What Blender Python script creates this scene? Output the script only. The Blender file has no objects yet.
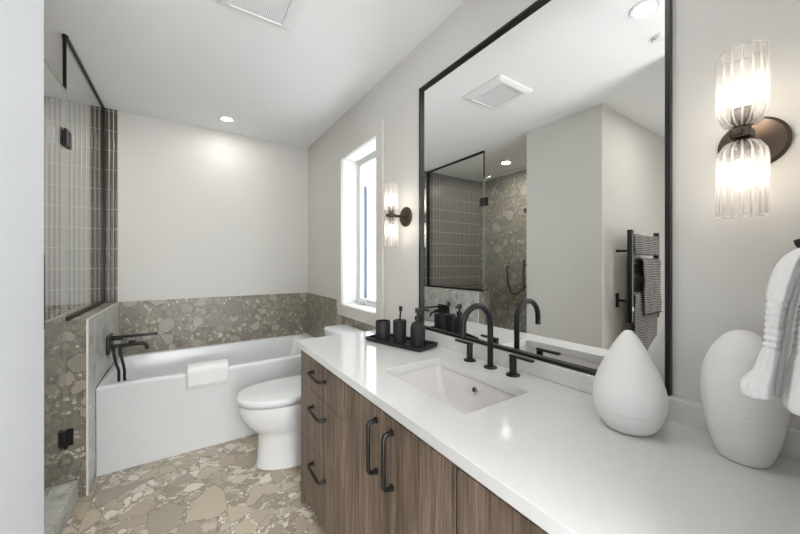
import bpy, bmesh, math, random
from mathutils import Vector, Matrix, noise
random.seed(7)
PI = math.pi
S = bpy.context.scene
C = S.collection

# ------------------------------------------------------------------ camera
F_PX, HZ = 324.6, 263.3
cd = bpy.data.cameras.new('camera')
cam = bpy.data.objects.new('camera', cd); C.objects.link(cam)
cd.sensor_fit = 'HORIZONTAL'; cd.sensor_width = 36.0
cd.lens = 36.0 * F_PX / 800.0
cd.shift_y = -(267.0 - HZ) / 800.0
cd.clip_start = 0.01
cam.location = (0, 0, 1.262)
cam.rotation_euler = (PI / 2, 0, -math.radians(33.5186))
S.camera = cam

# ------------------------------------------------------------------ world, exposure
wd = bpy.data.worlds.new('overcast_sky'); S.world = wd
wd.use_nodes = True
wb = wd.node_tree.nodes['Background']
wb.inputs[0].default_value = (0.96, 0.98, 1.0, 1)
wb.inputs[1].default_value = 11.0
S.view_settings.view_transform = 'Standard'
S.view_settings.look = 'None'
S.view_settings.gamma = 1.0
S.view_settings.use_curve_mapping = False
S.view_settings.exposure = 0.17
DOWN_W = 2.0          # power of one ceiling downlight
BULB = 20.0            # emission strength of a sconce bulb
# sky portals: the window, plus open hall end and alcove slot added as fill
for nm, sx_, sz_, lc, rt in (('window_portal', 0.55, 1.15, (1.40, 2.19, 1.52), (0, PI / 2, 0)), ('alcove_portal', 0.22, 2.1, (-2.35, 0.13, 1.05), (0, -PI / 2, 0)), ('entry_portal', 0.67, 4.4, (0.165, -1.0, 1.237), (PI / 2, 0, 0))):
    ld = bpy.data.lights.new(nm, 'AREA'); ld.shape = 'RECTANGLE'
    ld.size, ld.size_y = (sz_, sx_) if nm[0] in 'wa' else (sx_, sz_); ld.cycles.is_portal = True
    lo = bpy.data.objects.new(nm, ld); C.objects.link(lo); lo.location = lc; lo.rotation_euler = rt

# ------------------------------------------------------------------ materials
def srgb(r, g, b):
    f = lambda c: (c / 255 / 12.92) if c / 255 <= 0.04045 else ((c / 255 + 0.055) / 1.055) ** 2.4
    return (f(r), f(g), f(b), 1)

def mat(name, col=(0.8, 0.8, 0.8, 1), rough=0.5, metal=0.0, spec=0.5, coat=0.0):
    m = bpy.data.materials.new(name); m.use_nodes = True
    b = m.node_tree.nodes['Principled BSDF']
    b.inputs['Base Color'].default_value = col
    b.inputs['Roughness'].default_value = rough
    b.inputs['Metallic'].default_value = metal
    b.inputs['Specular IOR Level'].default_value = spec
    b.inputs['Coat Weight'].default_value = coat
    return m

class NT:
    def __init__(s, m): s.t = m.node_tree; s.n = s.t.nodes; s.b = s.n['Principled BSDF']
    def add(s, typ, **kw):
        x = s.n.new(typ)
        for k, v in kw.items(): setattr(x, k, v)
        return x
    def link(s, a, b): s.t.links.new(a, b)
    def math(s, op, a, b=None, clamp=False):
        x = s.add('ShaderNodeMath', operation=op); x.use_clamp = clamp
        for i, v in enumerate((a, b)):
            if v is None: continue
            if isinstance(v, (int, float)): x.inputs[i].default_value = v
            else: s.link(v, x.inputs[i])
        return x.outputs[0]
    def vmath(s, op, a, b=None, scale=None):
        x = s.add('ShaderNodeVectorMath', operation=op)
        for i, v in enumerate((a, b)):
            if v is None: continue
            if isinstance(v, (tuple, list)): x.inputs[i].default_value = v
            else: s.link(v, x.inputs[i])
        if scale is not None: x.inputs['Scale'].default_value = scale
        return x.outputs[0]
    def mix(s, f, a, b):
        x = s.add('ShaderNodeMix', data_type='RGBA')
        for i, v in ((0, f), (6, a), (7, b)):
            if isinstance(v, (int, float)): x.inputs[i].default_value = v
            elif isinstance(v, tuple): x.inputs[i].default_value = v
            else: s.link(v, x.inputs[i])
        return x.outputs[2]
    def ramp(s, f, stops, interp='LINEAR'):
        x = s.add('ShaderNodeValToRGB'); r = x.color_ramp; r.interpolation = interp
        while len(r.elements) < len(stops): r.elements.new(0.5)
        for e, (p, c) in zip(r.elements, stops): e.position = p; e.color = c
        s.link(f, x.inputs[0]); return x.outputs[0]
    def noise(s, vec, scale, detail=2, rough=0.5):
        x = s.add('ShaderNodeTexNoise'); x.inputs['Scale'].default_value = scale
        x.inputs['Detail'].default_value = detail; x.inputs['Roughness'].default_value = rough
        if vec is not None: s.link(vec, x.inputs['Vector'])
        return x
    def pos(s): return s.add('ShaderNodeNewGeometry').outputs['Position']
    def bump(s, h, strength, dist):
        x = s.add('ShaderNodeBump'); x.inputs['Strength'].default_value = strength
        x.inputs['Distance'].default_value = dist
        s.link(h, x.inputs['Height']); s.link(x.outputs[0], s.b.inputs['Normal'])

def terrazzo(name, base, line, layers, rough, pebble=True, tile=None, seam=None, warp=(0.05, 0.018)):
    """large-aggregate stone: pebbles of several sizes lying in a mottled matrix
    layers: (cells per metre, share of cells that hold a stone, edge gap, list of stone colours), smallest first"""
    m = mat(name, rough=rough); t = NT(m)
    p = t.pos(); q = p
    if tile:
        cell = t.vmath('FLOOR', t.vmath('DIVIDE', t.vmath('ADD', p, tile[1]), tile[0]))
        wn = t.add('ShaderNodeTexWhiteNoise', noise_dimensions='3D'); t.link(cell, wn.inputs['Vector'])
        q = t.vmath('ADD', p, t.vmath('SCALE', wn.outputs['Color'], scale=7.0))
    n1 = t.noise(q, 8.0, 2); n2 = t.noise(q, 40.0, 2)
    d = t.vmath('ADD', t.vmath('SCALE', t.vmath('SUBTRACT', n1.outputs['Color'], (.5, .5, .5)), scale=warp[0]),
                t.vmath('SCALE', t.vmath('SUBTRACT', n2.outputs['Color'], (.5, .5, .5)), scale=warp[1]))
    q2 = t.vmath('ADD', q, d)
    nb = t.noise(q, 30.0, 5, 0.7)
    col = t.ramp(nb.outputs['Fac'], [(0.34, base[0]), (0.66, base[1])])
    fine = t.noise(q, 70.0, 4, 0.65)
    for k, (sc, p_on, ew, stones) in enumerate(layers):
        off = t.vmath('ADD', q2, (3.1 * k, 1.7 * k, 5.3 * k))
        v1 = t.add('ShaderNodeTexVoronoi', feature='F1'); v1.inputs['Scale'].default_value = sc
        v2 = t.add('ShaderNodeTexVoronoi', feature='DISTANCE_TO_EDGE'); v2.inputs['Scale'].default_value = sc
        t.link(off, v1.inputs['Vector']); t.link(off, v2.inputs['Vector'])
        sp = t.add('ShaderNodeSeparateColor'); t.link(v1.outputs['Color'], sp.inputs[0])
        on = t.math('LESS_THAN', sp.outputs[0], p_on)
        rim = t.math('MULTIPLY', on, t.math('GREATER_THAN', v2.outputs['Distance'], ew - 0.025))
        ed = t.math('MULTIPLY', t.math('SUBTRACT', v2.outputs['Distance'], ew), 40.0, clamp=True)
        mask = t.math('MULTIPLY', on, ed)
        if pebble:
            rad = t.math('ADD', t.math('MULTIPLY', sp.outputs[2], 0.22), 0.30)
            rim = t.math('MULTIPLY', rim, t.math('LESS_THAN', v1.outputs['Distance'], t.math('ADD', rad, 0.025)))
            mask = t.math('MULTIPLY', mask, t.math('MULTIPLY', t.math('SUBTRACT', rad, v1.outputs['Distance']), 40.0, clamp=True))
        n = len(stones)
        c_ = t.ramp(sp.outputs[1], [(i / n, c) for i, c in enumerate(stones)], 'CONSTANT')
        c_ = t.mix(t.math('MULTIPLY', fine.outputs['Fac'], 0.30), c_, base[0])
        col = t.mix(t.math('MULTIPLY', rim, 0.6 if pebble else 0.42), col, line)
        col = t.mix(mask, col, c_)
    if tile and seam:
        fr = t.vmath('FRACTION', t.vmath('DIVIDE', t.vmath('ADD', p, tile[1]), tile[0]))
        sx = t.add('ShaderNodeSeparateXYZ'); t.link(fr, sx.inputs[0])
        a = t.math('LESS_THAN', sx.outputs[0], 0.0025 / tile[0][0]); b = t.math('LESS_THAN', sx.outputs[1], 0.0025 / tile[0][1])
        col = t.mix(t.math('MAXIMUM', a, b), col, seam)
    t.link(col, t.b.inputs['Base Color'])
    return m

M = {}
M['wall'] = mat('wall_paint', srgb(208, 206, 201), 0.55)
t = NT(M['wall']); t.bump(t.noise(t.pos(), 260.0, 2).outputs['Fac'], 0.05, 0.001)
M['ceiling'] = mat('ceiling_paint', srgb(241, 241, 241), 0.75)
M['trim'] = mat('white_trim_paint', srgb(232, 231, 228), 0.4)
g_ = [srgb(*c) for c in ((146, 138, 126), (168, 159, 147), (130, 125, 115), (178, 166, 155), (156, 148, 134))]
h_ = [srgb(*c) for c in ((212, 206, 192), (152, 145, 132), (118, 114, 106), (186, 177, 163), (164, 156, 142))]
wall_layers = [(42, .60, .06, h_), (22, .55, .06, h_), (11, .60, .05, g_), (5.6, .55, .045, g_)]
M['stone'] = terrazzo('terrazzo_wall_tile', (srgb(120, 114, 102), srgb(150, 143, 129)), srgb(98, 92, 82), wall_layers, 0.36)
k_ = [srgb(*c) for c in ((196, 196, 192), (216, 216, 212), (160, 160, 157), (206, 203, 197), (180, 179, 174))]
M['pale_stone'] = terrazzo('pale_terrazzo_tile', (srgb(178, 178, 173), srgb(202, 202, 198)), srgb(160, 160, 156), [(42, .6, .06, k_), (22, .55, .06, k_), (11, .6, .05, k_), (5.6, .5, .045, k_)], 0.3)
g_ = [srgb(*c) for c in ((192, 176, 153), (184, 170, 149), (204, 191, 170), (176, 165, 147), (190, 178, 159))]
h_ = [srgb(*c) for c in ((226, 218, 203), (190, 177, 158), (238, 231, 217), (206, 195, 176), (168, 157, 139), (220, 211, 195))]
M['floor'] = terrazzo('terrazzo_floor_tile', (srgb(142, 133, 114), srgb(176, 165, 145)), srgb(116, 106, 88),
    [(54, .62, .06, h_), (29, .62, .06, h_), (16, .62, .05, h_), (9.0, .42, .05, g_), (4.8, .20, .04, g_)], 0.30, False,
    tile=((0.6, 1.2, 50.0), (0.42, 0.0, 25.0)), seam=srgb(160, 149, 130), warp=(0.075, 0.03))
M['finger'] = mat('glazed_finger_tile', srgb(84, 77, 69), 0.25)
M['grout'] = mat('pale_grout', srgb(192, 186, 174), 0.85)
M['tub'] = mat('white_acrylic', srgb(226, 227, 228), 0.18)
M['porcelain'] = mat('white_porcelain', srgb(228, 229, 229), 0.12, coat=0.3)
M['basin'] = mat('white_vitreous_china', srgb(212, 209, 206), 0.14, coat=0.3)
M['quartz'] = mat('white_quartz', srgb(230, 229, 226), 0.09)
t = NT(M['quartz'])
t.link(t.ramp(t.noise(t.pos(), 55.0, 4).outputs['Fac'], [(0.3, srgb(209, 208, 206)), (0.7, srgb(212, 211, 209))]), t.b.inputs['Base Color'])
M['black'] = mat('matte_black_metal', srgb(22, 21, 20), 0.36, 0.0, 0.4)
M['bronze'] = mat('dark_bronze_metal', srgb(92, 79, 69), 0.34, 0.9)
M['dark'] = mat('matte_black_ceramic', srgb(30, 30, 30), 0.5, 0.0, 0.35)
t = NT(M['dark']); t.bump(t.noise(t.pos(), 420.0, 3).outputs['Fac'], 0.12, 0.001)
M['plinth'] = mat('toe_kick_black', srgb(40, 35, 31), 0.6)
M['chrome'] = mat('chrome', (0.75, 0.75, 0.75, 1), 0.15, 1.0)
M['mirror'] = mat('mirror_silver', (0.93, 0.94, 0.93, 1), 0.0, 1.0)
M['vase'] = mat('rough_white_clay', srgb(226, 225, 223), 0.85)
M['plastic'] = mat('white_plastic', srgb(232, 232, 232), 0.45)
M['label'] = mat('white_paper', srgb(235, 235, 232), 0.6)
M['blue'] = mat('blue_painted_metal', srgb(3, 24, 52), 0.6)
M['blocker'] = mat('sky_blocker_grey', srgb(172, 176, 180), 0.7)
M['casing'] = mat('casing_paint', srgb(208, 205, 200), 0.45)
M['entry'] = mat('cool_white_paint', srgb(199, 202, 206), 0.5)
M['vinyl'] = mat('white_vinyl', srgb(226, 226, 222), 0.35)

def wood(name, a, b, c):
    m = mat(name, rough=0.5); t = NT(m); p = t.pos()
    # vertical veneer grain: long streaks up the fronts
    q = t.vmath('MULTIPLY', p, (1.0, 1.0, 0.045))
    n1 = t.noise(q, 38.0, 5, 0.62); n2 = t.noise(q, 170.0, 3, 0.6); n3 = t.noise(t.vmath('MULTIPLY', p, (1, 1, 0.3)), 4.0, 1)
    f = t.math('ADD', t.math('MULTIPLY', n1.outputs['Fac'], 0.62), t.math('MULTIPLY', n2.outputs['Fac'], 0.42))
    f = t.math('ADD', f, t.math('MULTIPLY', n3.outputs['Fac'], 0.12))
    t.link(t.ramp(f, [(0.44, a), (0.58, b), (0.72, c)]), t.b.inputs['Base Color'])
    t.bump(n2.outputs['Fac'], 0.15, 0.001)
    return m
M['wood'] = wood('grey_brown_wood_veneer', srgb(70, 57, 47), srgb(108, 91, 77), srgb(143, 125, 108))

def fabric(name, col, scale=420.0, strength=0.5):
    m = mat(name, col, 0.9); t = NT(m)
    t.b.inputs['Sheen Weight'].default_value = 0.2
    t.bump(t.noise(t.pos(), scale, 3).outputs['Fac'], strength, 0.002)
    return m
M['towel'] = fabric('white_terry_cloth', srgb(234, 233, 231))
M['band'] = fabric('grey_trim_band', srgb(150, 150, 150))
m = fabric('striped_towel_cloth', srgb(70, 68, 66)); t = NT(m)
sx = t.add('ShaderNodeSeparateXYZ'); t.link(t.pos(), sx.inputs[0])
w = t.noise(t.pos(), 9.0, 2)
hh = t.math('ADD', sx.outputs[2], t.math('MULTIPLY', w.outputs['Fac'], 0.03))
fr = t.math('FRACT', t.math('MULTIPLY', hh, 72.0))
t.link(t.mix(t.math('GREATER_THAN', fr, 0.58), srgb(38, 36, 35), srgb(168, 164, 157)), t.b.inputs['Base Color'])
M['stripe'] = m
M['hem'] = fabric('charcoal_hem', srgb(38, 37, 36))

def emission(name, col, strength):
    m = bpy.data.materials.new(name); m.use_nodes = True
    b = m.node_tree.nodes['Principled BSDF']
    b.inputs['Base Color'].default_value = (0.8, 0.8, 0.8, 1)
    b.inputs['Emission Color'].default_value = col
    b.inputs['Emission Strength'].default_value = strength
    return m
M['lens'] = emission('downlight_lens', (1, 0.97, 0.92, 1), 6.0)
M['bulb'] = emission('warm_bulb', (1, 0.91, 0.80, 1), BULB)

def pane(name, tint, ior, rough=0.0, scatter=0.0):
    """clear architectural glass: mirror-like by Fresnel on the outer faces, tinted and see-through otherwise"""
    m = bpy.data.materials.new(name); m.use_nodes = True
    nt = m.node_tree; nt.nodes.clear()
    out = nt.nodes.new('ShaderNodeOutputMaterial')
    tr = nt.nodes.new('ShaderNodeBsdfTransparent'); tr.inputs[0].default_value = tint
    gl = nt.nodes.new('ShaderNodeBsdfGlossy'); gl.inputs['Roughness'].default_value = rough
    gl.inputs['Color'].default_value = (1, 1, 1, 1)
    fr = nt.nodes.new('ShaderNodeFresnel'); fr.inputs[0].default_value = ior
    ge = nt.nodes.new('ShaderNodeNewGeometry')
    inv = nt.nodes.new('ShaderNodeMath'); inv.operation = 'SUBTRACT'; inv.inputs[0].default_value = 1.0
    nt.links.new(ge.outputs['Backfacing'], inv.inputs[1])
    mu = nt.nodes.new('ShaderNodeMath'); mu.operation = 'MULTIPLY'
    nt.links.new(fr.outputs[0], mu.inputs[0]); nt.links.new(inv.outputs[0], mu.inputs[1])
    # both surfaces of the sheet reflect: R_total = 2R / (1 + R)
    ad = nt.nodes.new('ShaderNodeMath'); ad.operation = 'ADD'; ad.inputs[1].default_value = 1.0
    nt.links.new(mu.outputs[0], ad.inputs[0])
    dv = nt.nodes.new('ShaderNodeMath'); dv.operation = 'DIVIDE'
    nt.links.new(mu.outputs[0], dv.inputs[0]); nt.links.new(ad.outputs[0], dv.inputs[1])
    db = nt.nodes.new('ShaderNodeMath'); db.operation = 'MULTIPLY'; db.inputs[1].default_value = 2.0
    nt.links.new(dv.outputs[0], db.inputs[0]); mu = db
    mx = nt.nodes.new('ShaderNodeMixShader')
    nt.links.new(mu.outputs[0], mx.inputs[0]); nt.links.new(tr.outputs[0], mx.inputs[1]); nt.links.new(gl.outputs[0], mx.inputs[2])
    if scatter:
        tl = nt.nodes.new('ShaderNodeBsdfTranslucent'); tl.inputs[0].default_value = (1, 1, 1, 1)
        m2 = nt.nodes.new('ShaderNodeMixShader'); m2.inputs[0].default_value = scatter
        nt.links.new(mx.outputs[0], m2.inputs[1]); nt.links.new(tl.outputs[0], m2.inputs[2]); mx = m2
    nt.links.new(mx.outputs[0], out.inputs[0])
    return m
M['glass'] = pane('shower_glass', (0.965, 0.98, 0.972, 1), 1.5)
M['edge'] = mat('polished_glass_edge', srgb(150, 162, 156), 0.2)
M['winglass'] = pane('window_glass', (0.97, 0.985, 0.99, 1), 1.5)
M['shade'] = pane('ribbed_clear_glass', (0.975, 0.965, 0.955, 1), 1.45, 0.03, 0.07)

M['rib'] = pane('rib_glass', (0.95, 0.93, 0.91, 1), 1.5, 0.05, 0.30)

# ------------------------------------------------------------------ mesh builder
class MB:
    def __init__(s): s.bm = bmesh.new()
    def box(s, x0, y0, z0, x1, y1, z1, bev=0.0, seg=2):
        r = bmesh.ops.create_cube(s.bm, size=1.0)
        bmesh.ops.scale(s.bm, vec=(abs(x1 - x0), abs(y1 - y0), abs(z1 - z0)), verts=r['verts'])
        bmesh.ops.translate(s.bm, vec=((x0 + x1) / 2, (y0 + y1) / 2, (z0 + z1) / 2), verts=r['verts'])
        if bev:
            ed = {e for v in r['verts'] for e in v.link_edges}
            bmesh.ops.bevel(s.bm, geom=list(ed), offset=bev, segments=seg, profile=0.5, affect='EDGES')
        return s
    def loft(s, rings, cap0=True, cap1=True):
        vs = [[s.bm.verts.new(p) for p in r] for r in rings]
        n = len(vs[0])
        for a, b in zip(vs, vs[1:]):
            for i in range(n):
                s.bm.faces.new((a[i], a[(i + 1) % n], b[(i + 1) % n], b[i]))
        if cap0: s.bm.faces.new(vs[0][::-1])
        if cap1: s.bm.faces.new(vs[-1])
        return s
    def lathe(s, c, prof, n=40, axis='z', cap0=True, cap1=True, flute=0, famp=0.0):
        rings = []
        for r, h in prof:
            ring = []
            for i in range(n):
                a = 2 * PI * i / n
                rr = r * (1 + famp * (0.5 + 0.5 * math.cos(a * flute))) if flute else r
                u, v = rr * math.cos(a), rr * math.sin(a)
                p = {'z': (u, v, h), 'x': (h, u, v), 'y': (v, h, u)}[axis]
                ring.append((c[0] + p[0], c[1] + p[1], c[2] + p[2]))
            rings.append(ring)
        return s.loft(rings, cap0, cap1)
    def cyl(s, p0, p1, r, n=20, bev=0.0):
        return s.tube([p0, p1], r, n, bev)
    def tube(s, pts, r, n=14, bev=0.0):
        P = [Vector(p) for p in pts]
        T = [(P[min(i + 1, len(P) - 1)] - P[max(i - 1, 0)]).normalized() for i in range(len(P))]
        up = Vector((0, 0, 1)) if abs(T[0].z) < 0.9 else Vector((1, 0, 0))
        N = (up - T[0] * up.dot(T[0])).normalized()
        rings = []
        for i, (p, t_) in enumerate(zip(P, T)):
            N = (N - t_ * N.dot(t_)).normalized(); B = t_.cross(N)
            rad = r[i] if isinstance(r, (list, tuple)) else r
            rings.append([p + N * rad * math.cos(2 * PI * k / n) + B * rad * math.sin(2 * PI * k / n) for k in range(n)])
        if bev:
            r0 = r if not isinstance(r, (list, tuple)) else r[0]
            k = (r0 - bev) / r0
            def shrink(ring, c): return [c + (q - c) * k for q in ring]
            first, last = shrink(rings[0], P[0]), shrink(rings[-1], P[-1])
            rings[0] = [q + T[0] * bev for q in rings[0]]; rings[-1] = [q - T[-1] * bev for q in rings[-1]]
            rings = [first] + rings + [last]
        return s.loft(rings)
    def rotate(s, ang, c, axis='Z'):
        bmesh.ops.rotate(s.bm, cent=c, matrix=Matrix.Rotation(ang, 3, axis), verts=s.bm.verts[:]); return s
    def build(s, name, m, parent=None, smooth=True, ang=38):
        bmesh.ops.recalc_face_normals(s.bm, faces=s.bm.faces[:])
        o_ = ORI.get(parent.name, Vector((0, 0, 0))) if parent else Vector((0, 0, 0))
        bmesh.ops.translate(s.bm, vec=-o_, verts=s.bm.verts[:])
        me = bpy.data.meshes.new(name); s.bm.to_mesh(me); s.bm.free()
        if smooth:
            me.shade_smooth(); me.set_sharp_from_angle(angle=math.radians(ang))
        me.materials.append(M[m] if isinstance(m, str) else m)
        o = bpy.data.objects.new(name, me); C.objects.link(o)
        if parent: o.parent = parent; ORI[o.name] = o_
        return o
ORI = {}

def thing(name, label, cat, loc, group=None):
    o = bpy.data.objects.new(name, None); o.empty_display_size = 0.05; C.objects.link(o)
    o.location = loc; o['label'] = label; o['category'] = cat
    if group: o['group'] = group
    ORI[o.name] = Vector(loc)
    return o
def tag(o, label, cat, group=None):
    o['label'] = label; o['category'] = cat
    if group: o['group'] = group
    return o
def struct(name, mb, m, label=None, cat=None, smooth=True):
    o = mb.build(name, m, smooth=smooth); o['kind'] = 'structure'
    o['label'] = label; o['category'] = cat
    return o
def copy_tree(o, parent=None):
    c = o.copy(); C.objects.link(c)
    if parent: c.parent = parent
    for ch in list(o.children): copy_tree(ch, c)
    return c
def rr(x0, y0, x1, y1, r, z, n=6):
    """rounded rectangle loop at height z"""
    pts = []
    for cx, cy, a0 in ((x1 - r, y1 - r, 0), (x0 + r, y1 - r, PI / 2), (x0 + r, y0 + r, PI), (x1 - r, y0 + r, 1.5 * PI)):
        for k in range(n + 1):
            a = a0 + PI / 2 * k / n
            pts.append((cx + r * math.cos(a), cy + r * math.sin(a), z))
    return pts
def drape(mb, path, a0, a1, na, th, wav=0.0, axis='x', seed=0.0, flare=0.0):
    """cloth of thickness th following a 2-D path (side, height), spread along axis from a0 to a1"""
    n = len(path); P = [Vector(p) for p in path]; nr = []
    for i in range(n):
        d = (P[min(i + 1, n - 1)] - P[max(i - 1, 0)]).normalized(); nr.append(Vector((-d.y, d.x)))
    grid = []
    for sgn in (1, -1):
        g = []
        for i in range(n):
            row = []
            for k in range(na + 1):
                u = k / na; a = a0 + (a1 - a0) * u
                wv = wav * noise.noise(Vector((a * 14 + seed, P[i].y * 5, seed * 3 + P[i].x * 4)))
                q = P[i] + nr[i] * (sgn * th / 2 + wv)
                aa = a + flare * noise.noise(Vector((P[i].y * 7, seed, 2.0))) * (1 if k else 1)
                row.append((aa, q.x, q.y) if axis == 'x' else (q.x, aa, q.y))
            g.append(row)
        grid.append(g)
    bm = mb.bm
    V = [[[bm.verts.new(c) for c in row] for row in g] for g in grid]
    for i in range(n - 1):
        for k in range(na):
            for j in (0, 1):
                bm.faces.new((V[j][i][k], V[j][i][k + 1], V[j][i + 1][k + 1], V[j][i + 1][k]))
        for k in (0, na):
            bm.faces.new((V[0][i][k], V[0][i + 1][k], V[1][i + 1][k], V[1][i][k]))
    for i in (0, n - 1):
        for k in range(na):
            bm.faces.new((V[0][i][k], V[0][i][k + 1], V[1][i][k + 1], V[1][i][k]))
    return mb
def arc(c, r, a0, a1, n):
    return [(c[0] + r * math.cos(a0 + (a1 - a0) * i / n), c[1] + r * math.sin(a0 + (a1 - a0) * i / n)) for i in range(n + 1)]
def spline(pts, n=8):
    P = [Vector(p) for p in pts]; out = []
    for i in range(len(P) - 1):
        a, b, c, d = P[max(i - 1, 0)], P[i], P[i + 1], P[min(i + 2, len(P) - 1)]
        for k in range(n):
            u = k / n
            out.append(0.5 * ((2 * b) + (c - a) * u + (2 * a - 5 * b + 4 * c - d) * u * u + (3 * b - a - 3 * c + d) * u ** 3))
    out.append(P[-1]); return out

# ------------------------------------------------------------------ setting
CE, YB, WX = 2.475, 3.387, 1.079
struct('floor', MB().box(-2.4, -0.95, -0.1, 1.3, 3.55, 0.0), 'floor', 'beige terrazzo tile floor with large stone chips', 'floor')
struct('ceiling', MB().box(-2.4, -0.95, CE, 1.3, 3.55, CE + 0.1), 'ceiling', 'flat white painted ceiling', 'ceiling')
struct('wall_back', MB().box(-1.7, YB, 0, 1.3, YB + 0.12, CE), 'wall', 'pale greige painted wall behind the bathtub', 'wall')
Y0, Y1, Z0, Z1 = 1.894, 2.484, 0.92, 2.12
w = MB()
w.box(WX, -0.12, 0, 1.30, Y0, CE); w.box(WX, Y1, 0, 1.30, YB, CE)
w.box(WX, Y0, 0, 1.30, Y1, Z0); w.box(WX, Y0, Z1, 1.30, Y1, CE)
struct('wall_right', w, 'wall', 'greige painted wall carrying window, mirror and sconces', 'wall')
struct('wall_left', MB().box(-1.7, 1.855, 0, -1.533, YB, CE), 'stone', 'terrazzo tiled wall at the far end of the shower', 'wall')
struct('wall_partition', MB().box(-2.3, 1.206, 0, -0.482, 1.855, CE), 'wall', 'painted wall block between shower and entry alcove', 'wall')
struct('wall_alcove', MB().box(-2.4, 0.0, 0, -2.3, 0.02, CE).box(-2.4, 0.24, 0, -2.3, 1.855, CE).box(-2.4, 0.02, 2.1, -2.3, 0.24, CE), 'wall', 'painted end wall of the entry alcove', 'wall')  # narrow slot added in this end wall to let sky light in
struct('wall_entry', MB().box(-0.29, -1.0, 0, -0.17, 0.675, CE), 'entry', 'cool white painted wall end beside the entry', 'wall')
struct('wall_hall', MB().box(-2.4, -0.12, 0, -0.29, 0.0, CE), 'wall', 'painted wall closing the entry alcove', 'wall')
struct('wall_front', MB().box(0.50, -0.14, 0, WX, -0.02, CE).box(0.50, -1.0, 0, 0.62, -0.14, CE), 'wall', 'painted wall at the end of the vanity', 'wall')  # second box: unseen hall stretch added to narrow the sky fill

# wainscot of terrazzo tile behind the tub and along the window wall
struct('trim_1', MB().box(-0.44, YB - 0.010, 0, WX - 0.0005, YB - 0.0005, 0.955), 'stone', 'terrazzo tile band on the wall behind the bathtub', 'wall tile')
w = MB(); w.box(WX - 0.010, 2.563, 0, WX - 0.0005, YB - 0.0105, 0.955); w.box(WX - 0.010, 1.755, 0, WX - 0.0005, 2.5625, 0.835)
struct('trim_2', w, 'stone', 'terrazzo tile band under and beside the window', 'wall tile')
# finger tiles of the shower back wall, every strip modelled
w = MB(); w.box(-1.533, YB - 0.0035, 0, -0.444, YB - 0.0005, CE - 0.001)
struct('trim_3', w, 'grout', 'pale grout bed of the finger tiles', 'wall tile')
w = MB(); px, rz = 0.0262, 0.1545
nx = int((1.565 - 0.446) / px)
for i in range(nx):
    xr = -0.4475 - i * px; xl = xr - px + 0.0060
    for j in range(17):
        zb = 0.0 + j * rz - 0.012; zt = min(zb + rz - 0.0045, CE - 0.002); zb = max(zb, 0.002)
        if zt - zb < 0.01: continue
        prof = [(xl, 0.0), (xl + 0.002, 0.0045), ((xl + xr) / 2, 0.0065), (xr - 0.002, 0.0045), (xr, 0.0)]
        w.loft([[(x, YB - 0.0038 - d, z) for x, d in prof] for z in (zb, zt)])
struct('trim_4', w, 'finger', 'dark vertical finger tiles covering the shower back wall', 'wall tile')
struct('trim_5', MB().box(-1.533, 1.8555, 0, -0.62, 1.864, CE - 0.001), 'stone', 'terrazzo tile on the shower side of the wall block', 'wall tile')
# knee wall between tub and shower, curb
w = MB(); w.box(-0.62, 2.412, 0, -0.4415, YB - 0.012, 0.955, 0.0015, 1)
struct('wall_knee', w, 'stone', 'low terrazzo wall between bathtub and shower', 'wall')
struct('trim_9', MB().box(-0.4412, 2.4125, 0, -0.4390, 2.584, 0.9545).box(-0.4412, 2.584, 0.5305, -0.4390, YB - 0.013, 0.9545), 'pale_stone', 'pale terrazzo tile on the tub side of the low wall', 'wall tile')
struct('trim_6', MB().box(-0.447, 2.4085, 0, -0.4385, 2.4120, 0.9565).box(-0.447, 2.412, 0.9552, -0.4385, YB - 0.013, 0.9570), 'trim', 'thin white edge profile on the low terrazzo wall', 'trim')
struct('trim_7', MB().box(-0.60, 1.866, 0, -0.478, 2.411, 0.10, 0.0015, 1), 'pale_stone', 'low terrazzo curb at the shower entry', 'curb')
struct('baseboard_left', MB().box(-0.482, 1.2, 0, -0.470, 1.853, 0.12, 0.002, 1), 'trim', 'white baseboard on the wall block', 'baseboard')
struct('baseboard_alcove', MB().box(-2.298, 1.193, 0, -0.470, 1.2055, 0.12, 0.002, 1), 'trim', 'white baseboard in the entry alcove', 'baseboard')

# window
win = thing('window_1', 'tall narrow white window in a deep recess', 'window', (WX, 2.19, Z0)); win['kind'] = 'structure'
w = MB(); cx0, cx1 = WX - 0.016, WX - 0.0005
w.box(cx0, Y1 - 0.006, Z0 + 0.006, cx1, 2.562, Z1 - 0.006, 0.002, 1); w.box(cx0, 1.812, Z0 + 0.006, cx1, Y0 + 0.006, Z1 - 0.006, 0.002, 1)
w.box(cx0, 1.812, Z1 - 0.006, cx1, 2.562, Z1 + 0.075, 0.002, 1); w.box(cx0, 1.812, 0.837, cx1, 2.562, Z0 + 0.006, 0.002, 1)
w.build('casing', 'casing', win)
w = MB(); e = 0.004
w.box(WX, Y1 - 0.0095, Z0 + e, 1.225, Y1 - 0.0005, Z1 - e); w.box(WX, Y0 + 0.0005, Z0 + e, 1.225, Y0 + 0.0095, Z1 - e)
w.box(WX, Y0 + 0.0005, Z0 + 0.0005, 1.225, Y1 - 0.0005, Z0 + 0.009); w.box(WX, Y0 + 0.0005, Z1 - 0.009, 1.225, Y1 - 0.0005, Z1 - 0.0005)
w.build('window_reveal', 'trim', win)
def ring(w, x0, x1, y0, y1, z0, z1, t_, bev=0.003):
    w.box(x0, y0, z0, x1, y0 + t_, z1, bev, 1); w.box(x0, y1 - t_, z0, x1, y1, z1, bev, 1)
    w.box(x0, y0 + t_ - .001, z0, x1, y1 - t_ + .001, z0 + t_, bev, 1); w.box(x0, y0 + t_ - .001, z1 - t_, x1, y1 - t_ + .001, z1, bev, 1)
    return w
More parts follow.
